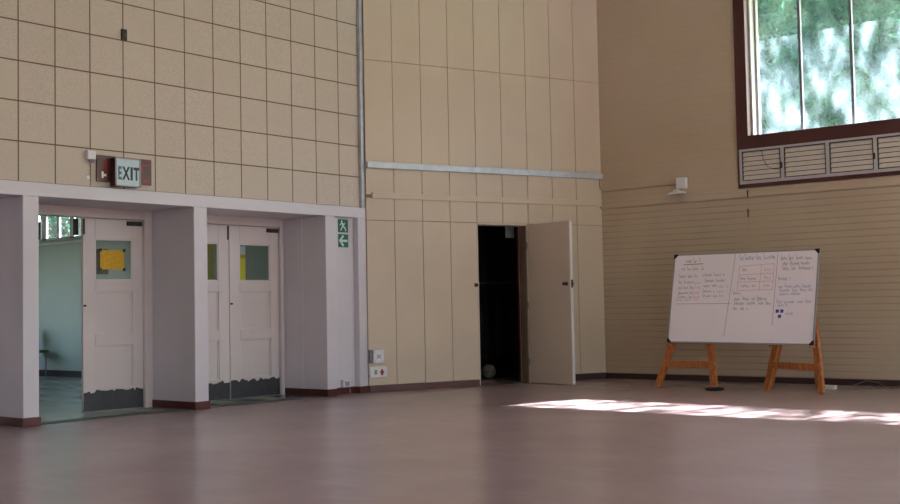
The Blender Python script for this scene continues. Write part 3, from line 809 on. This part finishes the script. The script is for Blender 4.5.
pd = MB().lathe((-6.655, 13.20, 0), (0, 0, 1), [(.10, 0), (.115, .006), (.118, .02), (.105, .031), (.02, .032)], 28)
tag(pd.build('rubber_pad', M['black'], smooth=True), 'black round pad under the foot of the left easel', 'pad')
t = thing('adaptor', 'small white plug adaptor on the floor behind the right easel', 'adaptor', (-5.46, 13.90, 0))
MB().box((-5.54, 13.86, 0), (-5.39, 13.95, .05)).build('body', M['plastic'], t, bevel=.008)
tag(MB().tube([(-5.39, 13.91, .02), (-5.28, 14.1, .03), (-5.2, 14.4, .08), (-5.12, 14.6, .05), (-5.0, 14.5, .006), (-4.85, 14.2, .005), (-5.05, 14.0, .005), (-5.25, 13.93, .005)], .004, 6).build('cable', M['cable']), 'thin grey cable looped on the floor by the brick wall', 'cable')

# ------------------------------------------------------------------ outside
struct(MB().box((-90, YR + .5, -.5), (90, 120, -.3)).build('ground', M['grass']))
struct(MB().box((XE + .3, -60, -.5), (60, YR + .5, -.3)).build('ground_bounce', M['bounce']))  # unseen grey ground added to bounce sunlight in through the side windows
def tree(name, base, height, crown_c, crown_r, n_leaf, size, m, label, seed, group='trees outside the hall window'):
    rng = np.random.default_rng(seed)
    t = thing(name, label, 'tree', base, group)
    bx, by, bz = base; cx, cy, cz = crown_c
    MB().tube([(bx, by, bz), (bx + .2, by, bz + (cz - bz) * .5), (cx, cy, cz)], [.28, .22, .12], 10).build('trunk', M['bark'], t, smooth=True)
    ends = []
    br2 = MB()
    for i in range(26):
        d = rng.normal(size=3); d /= np.linalg.norm(d); r = rng.uniform(.5, .95)
        e_ = np.array(crown_c) + d * np.array(crown_r) * r; ends.append(e_)
        m_ = (np.array(crown_c) + e_) / 2 + rng.normal(size=3) * .2
        s_ = np.array((cx, cy, cz - .3 * rng.random() * (cz - bz)))
        br2.tube([tuple(s_), tuple(m_), tuple(e_)], [.07, .045, .015], 6)
    br2.build('branches', M['bark'], t)
    idx = rng.integers(0, len(ends), n_leaf)
    c = np.array(ends)[idx] + rng.normal(size=(n_leaf, 3)) * np.array(crown_r) * .21
    a = rng.normal(size=(n_leaf, 3)); a /= np.linalg.norm(a, axis=1, keepdims=True)
    b = np.cross(a, rng.normal(size=(n_leaf, 3))); b /= np.linalg.norm(b, axis=1, keepdims=True)
    nn = np.cross(a, b)
    L = size * rng.uniform(.7, 1.3, (n_leaf, 1)); Wd = L * .36
    v = np.stack([c - a * L, c + b * Wd + nn * L * .12, c + a * L, c - b * Wd + nn * L * .12], 1).reshape(-1, 3) - np.array(base)
    fcs = np.arange(n_leaf * 4).reshape(-1, 4)
    me = bpy.data.meshes.new('crown'); me.from_pydata(v.tolist(), [], fcs.tolist()); me.materials.append(m)
    o = bpy.data.objects.new('crown', me); COL.objects.link(o); o.parent = t
    return t
G0 = -.3
tree('tree', (-11.5, 27, G0), 9, (-11.5, 27, 7.4), (3.0, 2.4, 3.2), 26000, .13, M['leaf_a'], 'blue green tree seen through left panes of the window', 1)
tree('tree', (-8.6, 25, G0), 9, (-8.6, 25, 7.0), (2.2, 2.0, 3.2), 20000, .12, M['leaf_a'], 'blue green tree seen through the right panes of the window', 2)
tree('tree', (-14.5, 34, G0), 11, (-14, 34, 9.5), (7.5, 2.5, 4.6), 42000, .24, M['leaf_b'], 'mid green tree standing farthest back outside the window', 3)
tree('tree', (-30.0, 19, G0), 7, (-29.8, 18.5, 3.9), (3.4, 1.8, 2.8), 5000, .15, M["leaf_a"], 'leafy tree seen through the high lobby window', 5, None)
tree('tree', (-2.0, 24.5, G0), 14, (-2.6, 24.5, 13.2), (5.4, 2.6, 2.3), 1750, .19, M['leaf_b'], 'tall green tree whose crown dapples the sunlight on the floor', 4)

# ------------------------------------------------------------------ light
w = bpy.data.worlds.new('sky'); sc.world = w; w.use_nodes = True
nt = w.node_tree; bg = nt.nodes['Background']
sky = nt.nodes.new('ShaderNodeTexSky'); sky.sky_type = 'NISHITA'; sky.sun_disc = False
SUN_T = Vector((-.205, -1, -1.0)).normalized()
sky.sun_elevation = math.asin(-SUN_T.z); sky.sun_rotation = math.atan2(-SUN_T.x, -SUN_T.y)
sky.air_density = 1.2; sky.dust_density = 3.0; sky.ozone_density = 1.0
nt.links.new(sky.outputs[0], bg.inputs[0]); bg.inputs[1].default_value = SKY = .55
sun = bpy.data.lights.new('sun', 'SUN'); sun.energy = 46; sun.angle = R(.6); sun.color = (.95, .98, 1)
so = bpy.data.objects.new('sun', sun); COL.objects.link(so); so.rotation_euler = SUN_T.to_track_quat('-Z', 'Y').to_euler(); so.location = (0, 30, 30)
def portal(c, sx, sy, direction):
    l = bpy.data.lights.new('sky_portal', 'AREA'); l.shape = 'RECTANGLE'; l.size = sx; l.size_y = sy; l.cycles.is_portal = True
    o = bpy.data.objects.new('sky_portal', l); COL.objects.link(o); o.location = c
    o.rotation_euler = Vector(direction).to_track_quat('-Z', 'Y').to_euler()
for a, b in wins: portal(((a + b) / 2, YR + .30, 4.45), b - a - .3, 2.2, (0, -1, 0))
for a, b in added_near: portal((XE + .16, (a + b) / 2, 3.25), 4.3, b - a - .2, (-1, 0, 0))
for a, b in added_fwin: portal(((a + b) / 2, YF - .18, 3.8), b - a - .2, 2.2, (0, 1, 0))
portal((-20.62, 7.2, 1.8), 1.8, 6.0, (1, 0, 0))
portal((-17.75, YM + .14, 2.7), 3.1, .55, (0, -1, 0))

# ------------------------------------------------------------------ camera
FPX = 1153.86; pit, rol, yaw = R(2.71642), R(-1.105058), R(-39.48594)
fw = Vector((math.sin(yaw) * math.cos(pit), math.cos(yaw) * math.cos(pit), math.sin(pit)))
r0 = Vector((math.cos(yaw), -math.sin(yaw), 0)); u0 = r0.cross(fw)
rr = r0 * math.cos(rol) + u0 * math.sin(rol); uu = u0 * math.cos(rol) - r0 * math.sin(rol)
cam = bpy.data.cameras.new('camera'); cam.sensor_fit = 'HORIZONTAL'; cam.sensor_width = 36; cam.lens = FPX / 900 * 36; cam.clip_end = 500
co = bpy.data.objects.new('camera', cam); COL.objects.link(co)
mt = Matrix((rr, uu, -fw)).transposed().to_4x4(); mt.translation = Vector((0, 0, 1.1)); co.matrix_world = mt
sc.camera = co

sc.view_settings.view_transform = 'Standard'; sc.view_settings.look = 'None'
sc.view_settings.gamma = 1; sc.view_settings.use_curve_mapping = False
sc.view_settings.exposure = 1.12
sc.cycles.use_denoising = True
sc.cycles.max_bounces = 14; sc.cycles.diffuse_bounces = 7; sc.cycles.glossy_bounces = 4; sc.cycles.transparent_max_bounces = 24
sc.cycles.sample_clamp_indirect = 2.5; sc.cycles.caustics_reflective = False; sc.cycles.caustics_refractive = False
